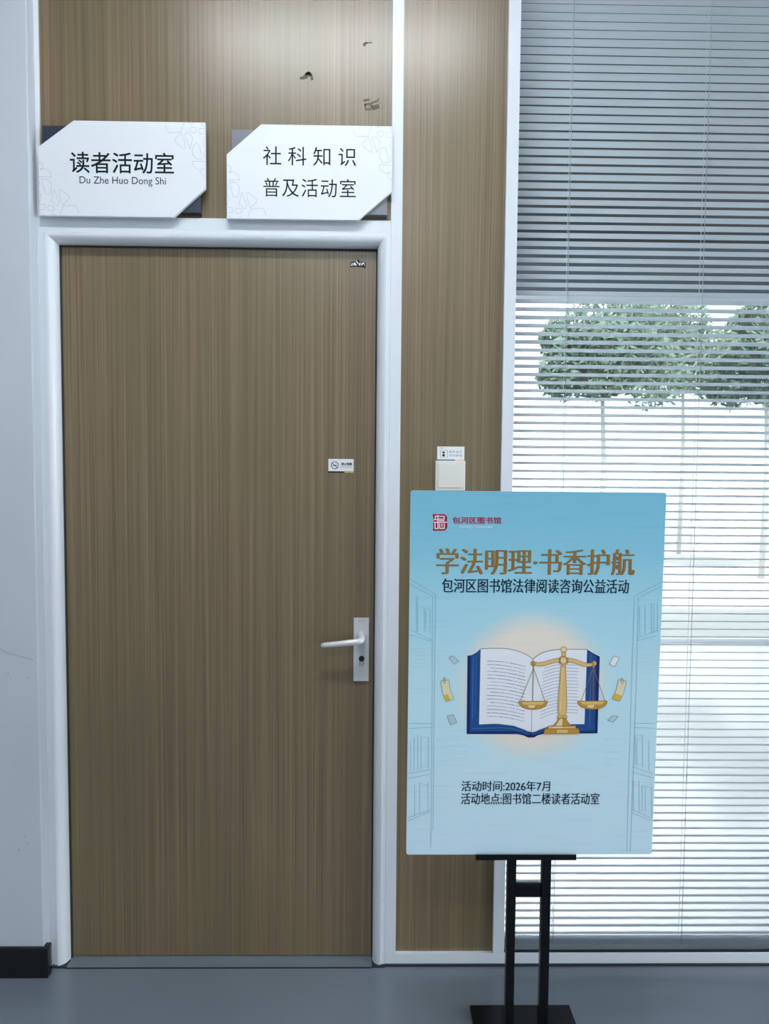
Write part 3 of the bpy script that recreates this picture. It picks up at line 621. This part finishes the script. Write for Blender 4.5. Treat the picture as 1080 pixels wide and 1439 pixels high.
for x0, x1, y in ((728.9, 768.8, 986.6), (811.2, 852.2, 986.8)):
    cx, rx = (x0+x1)/2, (x1-x0)/2
    bowl = [(cx+rx*math.cos(a), y+0.8+10.6*math.sin(a)) for a in [math.pi*i/16 for i in range(17)]]
    gpoly([(x1, y-0.4)]+bowl[:]+[(x0, y-0.4)], 'goldmid'); gpoly([(x0+3, y+0.5), (x1-3, y+0.5), (cx+rx*.62, y+4.6), (cx-rx*.62, y+4.6)], 'gold', 1, 0)
    gpoly([(cx-rx*.40, y+5.5), (cx+rx*.15, y+5.2), (cx+rx*.05, y+9), (cx-rx*.25, y+9)], 'goldlight', 1, 0)
sc.build('scales_drawing', None, poster, 'golden pair of scales in front of the book')
# bookmarks and loose sheets around the book
for tgp, lower, clip in (([(620.2, 957.5), (631.7, 955.7), (633.5, 970), (638.3, 982.8), (628, 986.4), (623, 975)], [(624.5, 977), (630, 976), (634, 984), (628, 986.2)], (625.4, 956.5)),
                         ([(868.5, 956.7), (879.6, 958.9), (876.5, 974), (870, 987), (859.6, 984), (865.5, 971)], [(863.5, 975.5), (873, 979.5), (869.8, 986.6), (860, 983.6)], (873.8, 958.5))):
    t = MB(); t.prism(pl(tgp), -0.0004, 0, 'tagcream'); t.prism(pl(lower), -0.0006, 0, 'tagyellow'); t.ribbon(pl(tgp), 0.0009, -0.0006, 0, 'outline', True)
    cx, cy = clip
    t.ribbon(pl([(cx+1.6*math.cos(a), cy+4*math.sin(a)) for a in [i*math.pi/6 for i in range(12)]]), 0.0009, -0.0008, 0, 'outline', True)
    t.build('bookmark_drawing', None, poster, 'cream bookmark with a paper clip')
for q in ([(631.7, 925), (637, 922), (646, 929.8), (639, 934)], [(629.3, 1006.9), (637.7, 1004.5), (642.5, 1015.3), (634, 1019)], [(861.9, 923.3), (870, 925.6), (864, 938.1), (856, 935.2)], [(853, 1013.7), (860.4, 1007.8), (867.8, 1008.5), (861, 1016.7)]):
    t = MB(); t.prism(pl(q), -0.0003, 0, 'white' if q[0][0] > 859 and q[0][1] < 930 else 'sketchpale'); t.ribbon(pl(q), 0.0009, -0.0005, 0, 'outline', True); t.build('paper_sheet_drawing', None, poster)

# ------------------------------------------------------------------ ceiling lights of the corridor, and added fill panels behind the blind
for m_, c_, k_ in (('diffuser', (0.93, 0.97, 1.0), LAMP), ('fill_inner', (0.93, 0.97, 1.0), 25.0)):
    d = bpy.data.materials.new('lamp_' + m_); d.use_nodes = True
    B = d.node_tree.nodes['Principled BSDF']; B.inputs['Base Color'].default_value = (0.9, 0.9, 0.9, 1)
    B.inputs['Emission Color'].default_value = (*c_, 1); B.inputs['Emission Strength'].default_value = k_; M[m_] = d
def ceiling_light(x, y, w, d, label):
    r_ = empty('ceiling_light', (x, y, CEIL-(0.02 if y > 0 else 0)), label, 'ceiling light')
    f = MB()
    for q in ((-w/2, w/2, -d/2, -d/2+0.015), (-w/2, w/2, d/2-0.015, d/2), (-w/2, -w/2+0.015, -d/2+0.015, d/2-0.015), (w/2-0.015, w/2, -d/2+0.015, d/2-0.015)): f.box(q[0], q[1], q[2], q[3], -0.014, 0, 'alu')
    f.build('frame', None, r_)
    MB().box(-w/2+0.015, w/2-0.015, -d/2+0.015, d/2-0.015, -0.010, -0.001, 'fill_inner' if y > 0 else 'diffuser').build('diffuser', None, r_)
ceiling_light(-0.15, -1.28, 1.2, 0.3, 'long white ceiling light nearest the door')
ceiling_light(-0.15, -3.6, 1.2, 0.3, 'long white ceiling light in the middle of the corridor')
ceiling_light(-1.35, 1.2, 1.8, 1.2, 'large unseen fill panel added to brighten the room behind the blind, nearer one')  # added fill, kept out of view, brightens the pale inner floor
ceiling_light(-1.35, 2.9, 1.8, 1.2, 'large unseen fill panel added to brighten the room behind the blind, farther one')  # second added fill panel, also out of view
